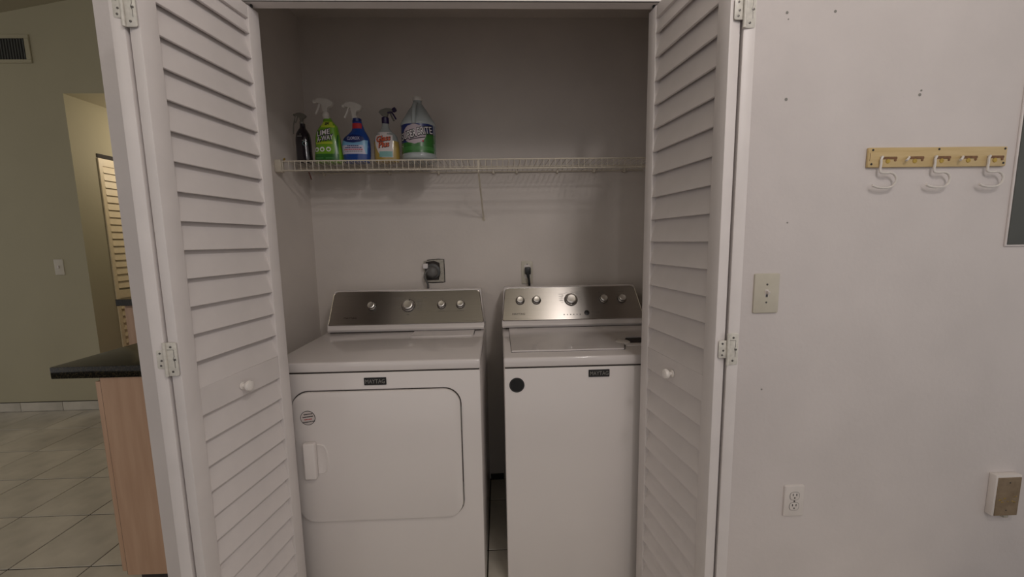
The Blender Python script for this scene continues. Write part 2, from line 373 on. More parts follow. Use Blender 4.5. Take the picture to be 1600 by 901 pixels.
# right pair
NR, FR = (.5406,.9568), (.4885,1.3300)
d2 = thing('door_2', 'right white louvered bifold door folded open in front of the washer', 'door', (.63,1.33,0), kind='structure')
X = unit(FR, NR); leaf(d2, FR, X, (-X.y, X.x), knob=LW-.184)
pN = (NR[0]+LT+.0045, .9565); X2 = Vector((.12,.9928,0)).normalized(); Yin = Vector((-X2.y,X2.x,0)); out = -Yin
Op = (pN[0]+out.x*LT, pN[1]+out.y*LT)
leaf(d2, Op, X2, Yin)
for z0,z1 in ((1.815,1.897),(1.024,1.107)):
    hinge(d1, -.8078, .9573, z0, z1, 1)
for z0,z1 in ((1.812,1.894),(1.016,1.097)):
    hinge(d2, .5710, .9550, z0, z1, 1)
unparent_offset(d1); unparent_offset(d2)
for d in (d1,d2):
    for c in d.children:
        if c.name.startswith('door_leaf'): c.matrix_parent_inverse = Matrix()
# track and casing
tr = thing('trim_1', 'white header board across the top of the closet opening', 'trim', (0,1.30,2.075), kind='structure')
bx('header_board', (OL+.002,YW+.001,2.050), (OR_-.002,1.321,2.074), 'door', tr, .001, 1)
bx('track_groove', (OL+.01,1.2795,2.0494), (OR_-.01,1.2840,2.0502), 'grey', tr)
for x in (-.726,.493): lt('guide_pin', [(.004,0),(.004,.008),(.002,.009)], frame((x,1.301,2.0435),(0,0,1)), 'black', tr, 12)
unparent_offset(tr)
# hall louvered door (seen at a slant on the hallway's left wall)
d3 = thing('door_3', 'far cream louvered door in the lit hallway', 'door', (XH+.02,3.55,0), kind='structure')
bm = bmesh.new()
Y0,Y1,Z1 = 3.470,3.84,2.070
box(bm, (XH+.0005,Y0,.02), (XH+.010,Y0+.03,Z1)); box(bm, (XH+.0005,Y1-.04,.02), (XH+.010,Y1,Z1)); box(bm, (XH+.0005,Y0+.03,2.01), (XH+.010,Y1-.04,Z1)); box(bm, (XH+.0005,Y0+.03,.02), (XH+.010,Y1-.04,.12)); box(bm, (XH+.0005,Y0+.03,.90), (XH+.010,Y1-.04,.97))
lf = link('door_leaf', bm, 'warm_shutter', d3)
box_me = None
bm = bmesh.new(); P = [(.027,0),(.021,.001),(.006,.068),(.012,.069)]
A = [bm.verts.new((x,0,z)) for x,z in P]; B = [bm.verts.new((x,Y1-Y0-.07,z)) for x,z in P]
for i in range(4): bm.faces.new((A[i],A[(i+1)%4],B[(i+1)%4],B[i]))
bm.faces.new(A[::-1]); bm.faces.new(B); bmesh.ops.recalc_face_normals(bm, faces=bm.faces)
me3 = bpy.data.meshes.new('slat'); bm.to_mesh(me3); bm.free(); me3.materials.append(M['warm_shutter'])
z = 1.955
while z > .13:
    if not .85 < z < .965:
        s = bpy.data.objects.new('slat', me3); COL.objects.link(s); s.parent = lf; s.location = (XH-.014, Y0+.03, z)
    z -= .0605
bx('door_head_gap', (XH+.0005,Y0,Z1+.004), (XH+.006,Y1,Z1+.036), 'gap', d3)
unparent_offset(d3)
# ------------------------------------------------------------------ appliances
MY = 1.379
def appliance_top(root, x0, x1, z0, z1, yb):
    bm = bmesh.new(); box(bm, (x0,MY,z0), (x1,yb,z1), .007, 3); return link('top_panel', bm, 'gloss', root, True)
def console(root, x0b, x1b, x0t, x1t, dz=0):
    """steel fascia leaning back between white end caps"""
    k = (1.945-1.856)/(1.0994-.954)
    def pt(x, t, off=0):   # t 0..1 along the slope
        z = .954+dz+t*.1454; y = 1.856+t*.089; return Vector((x, y-off*.853, z+off*.523))
    # housing
    bm = bmesh.new()
    prof = [(1.862,.92),(1.846,.9235),(1.842,.934),(1.848,.945),(1.857,.953),(1.950,1.101),(1.962,1.106),(2.052,1.098),(2.060,1.09),(2.060,.92)]
    def xx(z, s): 
        t = min(1,max(0,(z-.954)/.1454)); return (x0b*(1-t)+x0t*t) if s == 0 else (x1b*(1-t)+x1t*t)
    A = [bm.verts.new((xx(z,0)-.004,y,z+dz)) for y,z in prof]; B = [bm.verts.new((xx(z,1)+.004,y,z+dz)) for y,z in prof]
    n = len(prof)
    for i in range(n): bm.faces.new((A[i],A[(i+1)%n],B[(i+1)%n],B[i]))
    bm.faces.new(A[::-1]); bm.faces.new(B)
    es = [e for e in bm.edges if abs(e.verts[0].co.x-e.verts[1].co.x) < .02]
    bmesh.ops.bevel(bm, geom=es, offset=.006, segments=3, affect='EDGES', profile=.5)
    hs = link('console', bm, 'enamel', root, True)
    # fascia plate with rounded corners, in slope coordinates
    L_ = math.hypot(.1454,.089); r = .022
    P = []
    def cx(x, t): return x
    for (sx, t0, a0) in ((1,1,0),(0,1,90),(0,0,180),(1,0,270)):
        xt = (x1t if sx else x0t) if t0 else (x1b if sx else x0b); rr_ = r if t0 else .007
        cxx = xt-rr_ if sx else xt+rr_; ct = (L_-rr_) if t0 else rr_
        for i in range(7):
            a = math.radians(a0+90*i/6); P.append((cxx+rr_*math.cos(a), ct+rr_*math.sin(a)))
    bm = bmesh.new(); F_ = [bm.verts.new(pt(px, s/L_, .0035)) for px,s in P]; G_ = [bm.verts.new(pt(px, s/L_, -.001)) for px,s in P]
    n = len(P)
    for i in range(n): bm.faces.new((F_[i],F_[(i+1)%n],G_[(i+1)%n],G_[i]))
    bm.faces.new(F_); bm.faces.new(G_[::-1]); link('fascia', bm, 'steel', hs)
    bm = bmesh.new(); ring = [(pt(px, s/L_, .003)) for px,s in P]; tube(bm, ring+[ring[0],ring[1]], .0018, 6); link('fascia_rim', bm, 'chrome', hs, True)
    # dark line under the console
    bx('seam', (x0b+.012,1.8585-.0185,.9195+dz), (x1b-.012,1.85,.9225+dz), 'gap', hs)
    return hs, pt
NRM = Vector((0,-.853,.523))
def knob(root, x, z, r, big=False, turn=20, dz=0):
    t = (z-.954-dz)/.1454; y = 1.856+t*.089; o = Vector((x,y,z))+NRM*.0035
    A = frame(o, NRM)
    k = lt('knob', [(r*1.22,0),(r*1.24,.003),(r*1.10,.005),(r*1.02,.006),(r*1.0,.017),(r*.97,.0185),(r*.2,.0186)], A, 'black', root, 32)
    lt('knob_cap', [(r*.95,.0150),(r*.97,.0185),(r*.90,.0210),(r*.74,.0222),(r*.70,.0212),(r*.3,.0206),(.001,.0205)], A, 'satin', k, 32)
    lt('knob_skirt', [(r*1.10,.0045),(r*1.17,.0052),(r*1.04,.0105),(r*1.0,.011)], A, 'chrome', k, 32)
    a = math.radians(90-turn); B = A @ Matrix.Translation((r*.84*math.cos(a), r*.84*math.sin(a), .0220))
    lt('indicator', [(r*.10,0),(r*.10,.0008),(.0005,.0012)], B, 'black', k, 8)
    # printed ticks around
    bm = bmesh.new()
    n = 13 if big else 5
    for i in range(n):
        aa = math.radians((200 if big else 160)-(220 if big else 140)*i/(n-1)); rr0 = r*1.55
        c = A @ Vector((rr0*math.cos(aa), rr0*math.sin(aa), .0004)); L_ = .010 if big else .004
        u = A.to_3x3() @ Vector((1,0,0)); v = A.to_3x3() @ Vector((0,1,0)); sgn = 1 if math.cos(aa) >= 0 else -1
        q = [c, c+u*L_*sgn, c+u*L_*sgn+v*.0014, c+v*.0014]; bm.faces.new([bm.verts.new(p) for p in q])
    link('dial_marks', bm, 'grey_print', root)
    return k
def badge(root, x0, x1, z0, z1, y=MY):
    b = bx('badge', (x0,y-.0035,z0), (x1,y+.001,z1), 'black', root, .0008, 1)
    lettering('MAYTAG', (z1-z0)*.80, TXT((x0+x1)/2,y-.0037,(z0+z1)/2-.0005), 'grey_print', b, width=(x1-x0)*.88, bold=.0)
    return b
# dryer
DX0, DX1 = -.820, -.076
dr = thing('dryer', 'white front-loading clothes dryer with steel console, left machine', 'dryer', ((DX0+DX1)/2,1.73,0))
bx('cabinet', (DX0,MY+.0005,.012), (DX1,2.075,.880), 'enamel', dr, .006, 2)
bx('top_seam', (DX0+.004,MY+.004,.8795), (DX1-.004,2.07,.8835), 'gap', dr)
tp = appliance_top(dr, DX0-.001, DX1+.001, .8832, .92, 2.075)
hs, pt = console(dr, -.808, -.080, -.806, -.098)
for x,r,tn in ((-.615,.0178,30),(-.441,.0265,22),(-.282,.0178,30),(-.191,.0178,45)): knob(hs, x, 1.033, r, r>.02, tn)
cA = lambda x,z: frame((Vector((x,1.856+(z-.954)/.1454*.089,z))+NRM*.0038), NRM)
lettering('MAYTAG', .0125, cA(-.711,.983), 'black_print', hs, width=.058)
bm = bmesh.new()
def mark_on(bm, x, z, w_, h_=.0016, off=.0042):
    A = frame((Vector((x,1.856+(z-.954)/.1454*.089,z))+NRM*off), NRM)
    bm.faces.new([bm.verts.new(A @ Vector(p)) for p in ((-w_/2,-h_/2,0),(w_/2,-h_/2,0),(w_/2,h_/2,0),(-w_/2,h_/2,0))])
for x,z,w_ in ((-.50,1.067,.016),(-.365,1.067,.016),(-.44,.993,.012),(-.48,1.025,.006)): mark_on(bm,x,z,w_,.003)
for i in range(8): mark_on(bm,-.388,1.058-i*.0065,.026)
for i in range(4): mark_on(bm,-.282,1.006-.0,.030); mark_on(bm,-.191,1.006,.030); mark_on(bm,-.615,1.000,.030)
for x in (-.282,-.191): mark_on(bm,x,1.062,.018)
tag(link('printed_marks', bm, 'grey_print', hs), kind='stuff')
# lint screen lid, small caption, raised rim
ll = bx('lint_lid', (-.405,1.722,.9195), (-.122,1.842,.9225), 'enamel', dr, .0012, 1)
bx('lint_lid_lip', (-.395,1.722,.9222), (-.128,1.736,.9262), 'enamel', ll, .0015, 2)
bx('lid_gap', (-.1215,1.752,.9198), (-.1185,1.842,.9206), 'gap', dr)
bm = bmesh.new(); random.seed(3); x = -.764
while x < -.70: 
    w_ = random.uniform(.004,.010); box(bm, (x,1.822,.9201), (x+w_,1.832,.9204)); x += w_+.0015
link('caption', bm, 'grey_print', dr)
# door
sl('door_gap_shade', rr(-.7505,-.1465,.3180,.8185,.062,8), MY-.0012, MY+.002, 'gap', dr)  # dark ring painted in for the shaded gap around the door
dd = sl('door', rr(-.747,-.150,.3212,.8150,.060,8), MY-.013, MY-.0005, 'enamel', dr, .004)
for z in (.70,.41):
    bx('door_hinge', (-.1515,MY-.009,z-.045), (-.1480,MY-.001,z+.045), 'grey_print', dd, .001, 1)
# handle: raised grip with a scooped recess to its right
yd = MY-.013
bm = bmesh.new(); box(bm, (-.709,yd-.022,.500), (-.667,yd+.002,.636), .006, 3); hd = link('handle', bm, 'enamel', dd, True)
bm = bmesh.new()   # recess bowl ring + floor
outer = []
for i in range(21):
    a = math.radians(90-180*i/20); outer.append((-.667+.036*(max(0,math.cos(a))**.45), .568+.054*math.sin(a)))
O1 = [bm.verts.new((x,yd-.0035,z)) for x,z in outer]; O2 = [bm.verts.new((-.667+(x+.667)*.88,yd-.0012,.568+(z-.568)*.90)) for x,z in outer]
O0 = [bm.verts.new((-.667+(x+.667)*1.08,yd+.0005,.568+(z-.568)*1.05)) for x,z in outer]
for i in range(20):
    bm.faces.new((O0[i],O0[i+1],O1[i+1],O1[i])); bm.faces.new((O1[i],O1[i+1],O2[i+1],O2[i]))
bm.faces.new(O2); link('handle_recess', bm, 'enamel', dd, True)
badge(dr, -.489, -.411, .8345, .8615)
stk = lt('sticker', [(.0265,-.001),(.0265,.0008)], FRONT(-.6905,yd,.7235), 'black_print', dd, 32)
lt('sticker_paper', [(.0245,.0007),(.0245,.0011)], FRONT(-.6905,yd,.7235), 'pale_label_paper', stk, 32)
for i,(t,wd,c) in enumerate((('DOOR SEAL',.026,'black_print'),('REVERSIBLE',.036,'black_print'),('CLOSE',.024,'red_print'),('UNTIL LATCHED',.040,'black_print'))):
    bm = bmesh.new(); A = frame((-.6905,yd-.0013,.7375-i*.0095), (0,-1,0), (1,0,.12)); random.seed(i); x = -wd/2
    while x < wd/2:
        w_ = random.uniform(.002,.0045); bm.faces.new([bm.verts.new(A @ Vector(p)) for p in ((x,-.002,0),(x+w_,-.002,0),(x+w_,.002,0),(x,.002,0))]); x += w_+.001
    link('print_line', bm, c, stk)
unparent_offset(dr)
# washer
WX0, WX1 = .0102, .709
wa = thing('washing_machine', 'white top-loading washing machine with steel console, right machine', 'washing machine', ((WX0+WX1)/2,1.73,0))
bx('cabinet', (WX0,MY+.0005,.012), (WX1,2.075,.880), 'enamel', wa, .006, 2)
bx('top_seam', (WX0+.004,MY+.004,.8795), (WX1-.004,2.07,.8835), 'gap', wa)
appliance_top(wa, WX0-.001, WX1+.001, .8832, .92, 2.075)
hs, pt = console(wa, .012, .692, .026, .672, dz=.004)
for x,r,tn in ((.0985,.0178,20),(.1785,.0178,20),(.3475,.0265,0),(.5075,.0178,40),(.598,.0178,15)): knob(hs, x, 1.0445, r, r>.02, tn, .004)
lettering('MAYTAG', .0125, cA(.089,.984) @ Matrix.Translation((0,0,.003)), 'black_print', hs, width=.060)
for i in range(6):
    z = .979; x = .308+i*.0155
    lt('cycle_light', [(.0028,0),(.0026,.0010),(.0005,.0012)], frame((Vector((x,1.856+(z-.958)/.1454*.089,z))+NRM*.0036), NRM), 'black', hs, 10)
bt = lt('start_button', [(.0125,0),(.0122,.0028),(.0105,.0034),(.0005,.0036)], frame((Vector((.418,1.856+(.985-.958)/.1454*.089,.985))+NRM*.0036), NRM), 'black', hs, 24)
bm = bmesh.new()
for x,z,w_ in ((.459,.986,.040),(.50,1.075,.03),(.598,1.078,.03)): mark_on(bm,x,z,w_,.003,.007)
for i in range(6): mark_on(bm,.388,1.078-i*.007,.028,.0014,.007); 
for i in range(4): mark_on(bm,.300,1.070-i*.010,.022,.0014,.007)
tag(link('printed_marks', bm, 'grey_print', hs), kind='stuff')
# lid with open dispenser corner
bm = bmesh.new()
slab_pts = [(.040,1.448),(.468,1.448),(.478,1.470),(.500,1.560),(.530,1.622),(.680,1.622),(.680,1.838),(.040,1.838)]
def flat(bm, P, z0, z1):
    A = [bm.verts.new((x,y,z0)) for x,y in P]; B = [bm.verts.new((x,y,z1)) for x,y in P]; n = len(P)
    for i in range(n): bm.faces.new((A[i],A[(i+1)%n],B[(i+1)%n],B[i]))
    bm.faces.new(A[::-1]); bm.faces.new(B)
    es = [e for e in bm.edges if e.verts[0].co.z > z1-1e-5 and e.verts[1].co.z > z1-1e-5]
    bmesh.ops.bevel(bm, geom=es, offset=.002, segments=2, affect='EDGES')
flat(bm, slab_pts, .921, .9265); lid = link('lid', bm, 'gloss', wa, True)
bm = bmesh.new(); flat(bm, [(x+(-.003 if x < .1 else .003),y+(-.002 if y < 1.5 else 0)) for x,y in slab_pts], .9195, .9216); link('lid_gap', bm, 'gap', wa)
bx('dispenser_recess', (.500,1.520,.9196), (.684,1.618,.9207), 'gap', wa)
bx('dispenser_lip', (.492,1.495,.9198), (.684,1.530,.9245), 'enamel', wa, .002, 2)
lt('dispenser_cap', [(.03,0),(.029,.006),(.024,.009),(.001,.0095)], frame((.492,1.545,.9205),(0,0,1)), 'plastic', wa, 24)
bm = bmesh.new(); random.seed(5); x = .078
while x < .150: 
    w_ = random.uniform(.004,.010); box(bm, (x,1.822,.9264), (x+w_,1.831,.9268)); x += w_+.0015
link('caption', bm, 'grey_print', lid)
badge(wa, .3165, .3925, .8425, .8690)
sk = lt('sticker', [(.0275,-.001),(.0275,.0008)], FRONT(.0555,MY,.8185), 'black', wa, 32)
bm = bmesh.new(); tube(bm, [Vector((.0555+.0245*math.cos(a), MY-.0009, .8185+.0245*math.sin(a))) for a in [2*math.pi*i/30 for i in range(32)]], .0004, 4); link('sticker_ring', bm, 'grey', sk)
unparent_offset(wa)
# ------------------------------------------------------------------ wire shelf
SZ, SY = 1.695, 1.800
sh = thing('wire_shelf', 'white wire closet shelf above the machines', 'shelf', (-.09,1.95,SZ))
x0s, x1s = XL+.032, XR-.02
for (y,z,r) in ((SY,SZ,.0032),(SY,SZ-.0395,.0036),(SY+.15,SZ-.0035,.003),(YB-.012,SZ-.0035,.003)):
    tb('long_rod', [(x0s-.008,y,z),(x1s,y,z)], r, 'wirewhite', sh, 8)
bm = bmesh.new(); tube(bm, [(0,YB-.004,SZ+.002),(0,SY+.002,SZ+.002),(0,SY-.0030,SZ),(0,SY-.0035,SZ-.041)], .00135, 6)
bmesh.ops.recalc_face_normals(bm, faces=bm.faces); wme = bpy.data.meshes.new('cross_wire'); bm.to_mesh(wme); bm.free(); wme.materials.append(M['wirewhite'])
x = x0s
while x < x1s:
    o = bpy.data.objects.new('cross_wire', wme); COL.objects.link(o); o.parent = sh; o.location = (x,0,0); x += .0258
# end bracket (left), support brace, clips
bx('end_bracket', (XL+.001,SY-.012,SZ-.047), (XL+.028,SY+.020,SZ+.006), 'wirewhite', sh, .003, 2)
bx('end_bracket', (XR-.022,SY-.012,SZ-.047), (XR-.001,SY+.020,SZ+.006), 'wirewhite', sh, .003, 2)
tb('support_brace', [(-.084,SY-.002,SZ-.004),(-.083,SY+.004,SZ-.05),(-.077,YB-.012,1.466),(-.076,YB-.006,1.452)], .0042, 'wirewhite', sh, 8)
lt('brace_foot', [(.009,0),(.009,.004),(.004,.006)], FRONT(-.076,YB,1.452), 'wirewhite', sh, 12)
for x in (-.88,-.55,-.30,-.02,.10,.31,.50,.66):
    bx('wall_clip', (x-.006,YB-.020,SZ-.014), (x+.006,YB-.001,SZ+.004), 'wirewhite', sh, .002, 1)
tb('rusty_clip', [(-.822,SY+.004,SZ-.046),(-.818,SY+.004,SZ-.060),(-.814,SY+.006,SZ-.078)], .0028, 'rust', sh, 6)
tb('anchor_pin', [(XL+.006,1.86,SZ+.012),(XL+.018,1.845,SZ+.020)], .004, 'brass', sh, 6)
unparent_offset(sh)
# ------------------------------------------------------------------ bottles
SB = SZ+.0034    # bottles stand on the wires
def loft(bm, rows, n=28, e=2.4):
    """rows: (z, xl, xr, depth) superellipse sections centred on y=0"""
    rings = []
    for z,xl,xr,d in rows:
        c = (xl+xr)/2; a = max((xr-xl)/2,1e-4); b = d/2; R = []
        for k in range(n):
            t = 2*math.pi*k/n; ct, s_ = math.cos(t), math.sin(t)
            R.append(bm.verts.new((c+a*math.copysign(abs(ct)**(2/e),ct), b*math.copysign(abs(s_)**(2/e),s_), z)))
        rings.append(R)
    for r_, s_ in zip(rings, rings[1:]):
        for k in range(n): bm.faces.new((r_[k], r_[(k+1)%n], s_[(k+1)%n], s_[k]))
    bm.faces.new(rings[0][::-1]); bm.faces.new(rings[-1])
def interp(rows, z):
    for a, b in zip(rows, rows[1:]):
        if a[0] <= z <= b[0]:
            t = (z-a[0])/max(1e-9,b[0]-a[0]); return [a[i]+(b[i]-a[i])*t for i in range(4)]
    return list(rows[-1] if z > rows[-1][0] else rows[0])
def dense(rows, k=4):
    out = []
    P = [Vector(r) for r in rows]
    for i in range(len(P)-1):
        p0,p1,p2,p3 = P[max(0,i-1)],P[i],P[i+1],P[min(len(P)-1,i+2)]
        for j in range(k):
            t = j/k; q = .5*((2*p1)+(-p0+p2)*t+(2*p0-5*p1+4*p2-p3)*t*t+(-p0+3*p1-3*p2+p3)*t**3)
            q[0] = p1[0]+(p2[0]-p1[0])*t; out.append(tuple(q))
    out.append(tuple(P[-1])); return out
def front_y(rows, x, z, off, e=2.4):
    _,xl,xr,d = interp(rows, z); c = (xl+xr)/2; a = (xr-xl)/2; u = min(.985,abs(x-c)/a)
    return -(d/2)*(1-u**e)**(1/e)-off
def patch(rows, poly_fn, off, m, parent, name, nz=10, nx=10, z0=0, z1=1, e=2.4):
    """label patch: poly_fn(z)->(xl,xr) across heights z0..z1, laid on the front surface"""
    bm = bmesh.new(); grid = []
    for i in range(nz+1):
        z = z0+(z1-z0)*i/nz; xl,xr = poly_fn((z-z0)/(z1-z0)); _,bl,br,_d = interp(rows, z)
        xl = max(xl,bl+.0015); xr = min(xr,br-.0015)
        grid.append([bm.verts.new((xl+(xr-xl)*j/nx, front_y(rows, xl+(xr-xl)*j/nx, z, off, e), z)) for j in range(nx+1)])
    for i in range(nz):
        for j in range(nx): bm.faces.new((grid[i][j],grid[i][j+1],grid[i+1][j+1],grid[i+1][j]))
    return link(name, bm, m, parent, True)
def ltext(rows, s, size, cx, cz, m, parent, width, off=.0012, rot=0, shear=0, bold=0, e=2.4, name='lettering'):
    ca, sa = math.cos(rot), math.sin(rot)
    def fn(x, y):
        X, Z = cx+x*ca-y*sa, cz+x*sa+y*ca; return Vector((X, front_y(rows, X, Z, off, e), Z))
    return lettering(s, size, None, m, parent, name, width=width, fn=fn, shear=shear, bold=bold)
def ellipse(cx, w): return lambda t: (cx-w*math.sqrt(max(.0005,1-(2*t-1)**2)), cx+w*math.sqrt(max(.0005,1-(2*t-1)**2)))
def sprayer(parent, x, z, s, m, m2=None, d=1, tilt=0):
    """trigger head; nozzle points to -x for d=1"""
    m2 = m2 or m
    A = lambda pts: [(x-d*px*s, py*s, z+pz*s) for px,py,pz in pts]
    lt('collar', [(.013*s,0),(.0145*s,.002*s),(.0145*s,.016*s),(.012*s,.020*s)], frame((x,0,z),(0,0,1)), m2, parent, 20)
    bm = bmesh.new()
    P = [(-.024,.042),(-.038,.058),(-.026,.071),(.004,.080),(.030,.078),(.042,.070),(.043,.062),(.030,.058),(.014,.055),(.009,.040),(.009,.018),(-.009,.018),(-.011,.040)]
    V = [[bm.verts.new((x-d*px*s, yy*s, z+pz*s)) for px,pz in P] for yy in (-.009,.009)]
    n = len(P)
    for i in range(n): bm.faces.new((V[0][i],V[0][(i+1)%n],V[1][(i+1)%n],V[1][i]))
    bm.faces.new(V[0][::-1]); bm.faces.new(V[1])
    bmesh.ops.bevel(bm, geom=list(bm.edges), offset=.0015*s, segments=2, affect='EDGES')
    h = link('spray_head', bm, m, parent, True)
    bm = bmesh.new(); lathe(bm, [(.0075*s,0),(.0085*s,.002*s),(.0085*s,.012*s),(.006*s,.014*s)], frame((x-d*.040*s,0,z+.067*s),(-d,0,-.15)), 14); link('nozzle', bm, m2, parent, True)
    bm = bmesh.new(); tube(bm, smoothpath(A([(.022,0,.060),(.027,0,.050),(.033,0,.036),(.041,0,.020),(.045,0,.012)]),3), [.005*s]*12+[.003*s], 8); link('trigger', bm, m, parent, True)
# 1 dark small bottle
def bottle_root(name, x, y, label): return thing(name, label, 'bottle', (x,y,SB), group='cleaning bottles on the wire shelf')
r1 = bottle_root('spray_bottle', -.866, 1.875, 'small black spray bottle with translucent trigger head, nearest the left wall')
R1 = dense([(0,-.031,.031,.048),(.006,-.034,.033,.052),(.05,-.034,.031,.052),(.10,-.034,.030,.050),(.128,-.030,.026,.044),(.145,-.020,.017,.032),(.155,-.013,.011,.024),(.172,-.011,.010,.021)])
bm = bmesh.new(); loft(bm, R1); body = link('bottle_body', bm, 'dark_purple_liquid_bottle', r1, True)
bm = bmesh.new(); 
for i,(cx,cz,wd) in enumerate(((-.008,.113,.022),(-.004,.122,.004),(.008,.094,.010),(.012,.088,.006))):
    patch(R1, lambda t,cx=cx,wd=wd: (cx-wd/2,cx+wd/2), .0008, 'grey_print', body, 'print_line', 1, 4, cz, cz+.003)
bm.free()
ring = [Vector((.014+.009*math.cos(a), front_y(R1,.014+.009*math.cos(a),.083+.009*math.sin(a),.0008), .083+.009*math.sin(a))) for a in [2*math.pi*i/16 for i in range(18)]]
tb('ring_print', ring, .0008, 'teal_print', body, 4)
sprayer(r1, -.004, .170, .62, 'sprayer_clear')
tb('dip_trigger', [(-.030,0,.205),(-.040,0,.17),(-.044,0,.13)], .0028, 'sprayer_clear', r1, 6)
# 2 green
r2_ = bottle_root('spray_bottle', -.758, 1.872, 'green spray bottle with white trigger head, second from the left wall')
R2 = dense([(0,-.058,.060,.056),(.006,-.061,.063,.060),(.04,-.059,.062,.060),(.075,-.054,.058,.058),(.105,-.053,.055,.056),(.135,-.046,.050,.052),(.158,-.030,.046,.046),(.170,-.018,.036,.038),(.182,-.014,.026,.030),(.194,-.012,.020,.026)])
bm = bmesh.new(); loft(bm, R2); body = link('bottle_body', bm, 'green_label_film', r2_, True)
patch(R2, lambda t: (-.060,.063), .0005, 'dark_green_film', body, 'label_base', 4, 12, .004, .036)
patch(R2, lambda t: (.036+.012*t,.052), .0006, 'dark_green_film', body, 'side_shade_print', 8, 4, .036, .12)
patch(R2, lambda t: (-.020+.006*t,.040), .0006, 'yellow_green_film', body, 'yellow_band', 3, 8, .150, .176)
patch(R2, lambda t: (-.045,.030), .0007, 'yellow_green_film', body, 'yellow_band', 2, 8, .078, .088)
ltext(R2, 'LIME', .030, -.010, .126, 'black_print', body, .066, .0010, .20, .25, .0035)
ltext(R2, 'LIME', .030, -.010, .126, 'white_print', body, .064, .0015, .20, .25, .0003)
ltext(R2, 'A-WAY', .030, -.004, .102, 'black_print', body, .078, .0010, .16, .25, .0035)
ltext(R2, 'A-WAY', .030, -.004, .102, 'white_print', body, .076, .0015, .16, .25, .0003)
ltext(R2, '3X', .014, .008, .166, 'black_print', body, .022, .0014, .1, .2, .001)
for cx in (-.042,-.016,.012):
    patch(R2, ellipse(cx,.0105), .0008, 'white_print', body, 'round_emblem', 10, 6, .045, .066)
    patch(R2, ellipse(cx,.006), .0012, 'green_label_film', body, 'emblem_centre', 8, 4, .049, .060)
for cx in (-.030,.014): patch(R2, lambda t,cx=cx: (cx-.017,cx+.017), .0009, 'green_print', body, 'print_line', 2, 6, .014, .022)
bm = bmesh.new(); loft(bm, dense([(.190,-.014,.022,.03),(.205,-.018,.010,.030),(.218,-.014,.006,.026)]), 20, 2); link('neck', bm, 'sprayer_white', r2_, True)
sprayer(r2_, -.002, .200, 1.0, 'sprayer_white')
# 3 blue
r3 = bottle_root('spray_bottle', -.630, 1.872, 'blue spray bottle with red neck and white trigger head, third from the left wall')
R3 = dense([(0,-.056,.052,.056),(.006,-.060,.056,.060),(.045,-.064,.060,.062),(.080,-.065,.060,.062),(.108,-.054,.056,.056),(.128,-.030,.046,.046),(.142,-.018,.038,.038),(.165,-.015,.030,.034),(.180,-.014,.026,.030)])
bm = bmesh.new(); loft(bm, R3); body = link('bottle_body', bm, 'blue_plastic', r3, True)
patch(R3, lambda t: (-.062+.004*t,.050+.004*t), .0006, 'sky_blue_print', body, 'label_base', 6, 14, .034, .094)
patch(R3, lambda t: (-.060,.045-.01*t), .0010, 'pale_lilac_print', body, 'label_panel', 4, 14, .034, .072)
patch(R3, ellipse(-.006,.046), .0012, 'navy_print', body, 'emblem_plate', 10, 10, .082, .118)
ltext(R3, 'CLOROX', .019, -.006, .101, 'pale_lilac_print', body, .056, .0018, 0, 0, .0003)
for cz,wd,c in ((.067,.05,'navy_print'),(.059,.074,'navy_print'),(.051,.080,'red_print'),(.043,.070,'grey_print')):
    random.seed(int(cz*1000)); x = -.008-wd/2
    bm = bmesh.new()
    while x < -.008+wd/2:
        w_ = random.uniform(.004,.009); q = [(x,cz),(x+w_,cz),(x+w_,cz+.004),(x,cz+.004)]
        bm.faces.new([bm.verts.new((a,front_y(R3,a,b,.0016),b)) for a,b in q]); x += w_+.0015
    link('print_line', bm, c, body)
patch(R3, lambda t: (-.012,.030), .0008, 'red_print', body, 'neck_band', 4, 8, .146, .170)
lt('neck_ring', [(.019,0),(.020,.002),(.020,.014),(.017,.016)], frame((.006,0,.176),(0,0,1)), 'navy_print', r3, 20)
sprayer(r3, -.004, .183, 1.0, 'sprayer_white', 'sprayer_white')
# 4 amber
r4 = bottle_root('spray_bottle', -.498, 1.872, 'clear spray bottle of amber liquid with purple nozzle turned right')
R4 = dense([(0,-.050,.052,.056),(.006,-.055,.057,.060),(.05,-.056,.058,.060),(.090,-.054,.055,.058),(.118,-.046,.046,.052),(.135,-.030,.028,.040),(.150,-.018,.016,.030),(.178,-.015,.014,.026)])
lo = [r for r in R4 if r[0] <= .092]; hi = [r for r in R4 if r[0] >= .088]
bm = bmesh.new(); loft(bm, lo); body = link('bottle_body', bm, 'amber_liquid', r4, True)
bm = bmesh.new(); loft(bm, hi); link('bottle_shoulder', bm, 'clear_plastic', r4, True)
patch(R4, lambda t: (-.046+.030*(1-t)**3,.034), .0006, 'pale_label_paper', body, 'label_base', 8, 12, .018, .128)
patch(R4, lambda t: (-.026,.032), .0010, 'teal_print', body, 'label_band', 3, 10, .020, .044)
ltext(R4, 'Glass', .034, -.008, .098, 'black_print', body, .066, .0010, .12, .25, .002)
ltext(R4, 'Glass', .034, -.009, .099, 'orange_red_print', body, .064, .0015, .12, .25, .0004)
ltext(R4, 'Plus', .034, -.006, .072, 'black_print', body, .052, .0010, .12, .25, .002)
ltext(R4, 'Plus', .034, -.007, .073, 'orange_red_print', body, .050, .0015, .12, .25, .0004)
lt('cap_ring', [(.0145,0),(.016,.002),(.016,.026),(.013,.029)], frame((0,0,.168),(0,0,1)), 'purple_plastic', r4, 20)
sprayer(r4, .003, .172, .80, 'sprayer_clear', 'purple_plastic', d=-1)
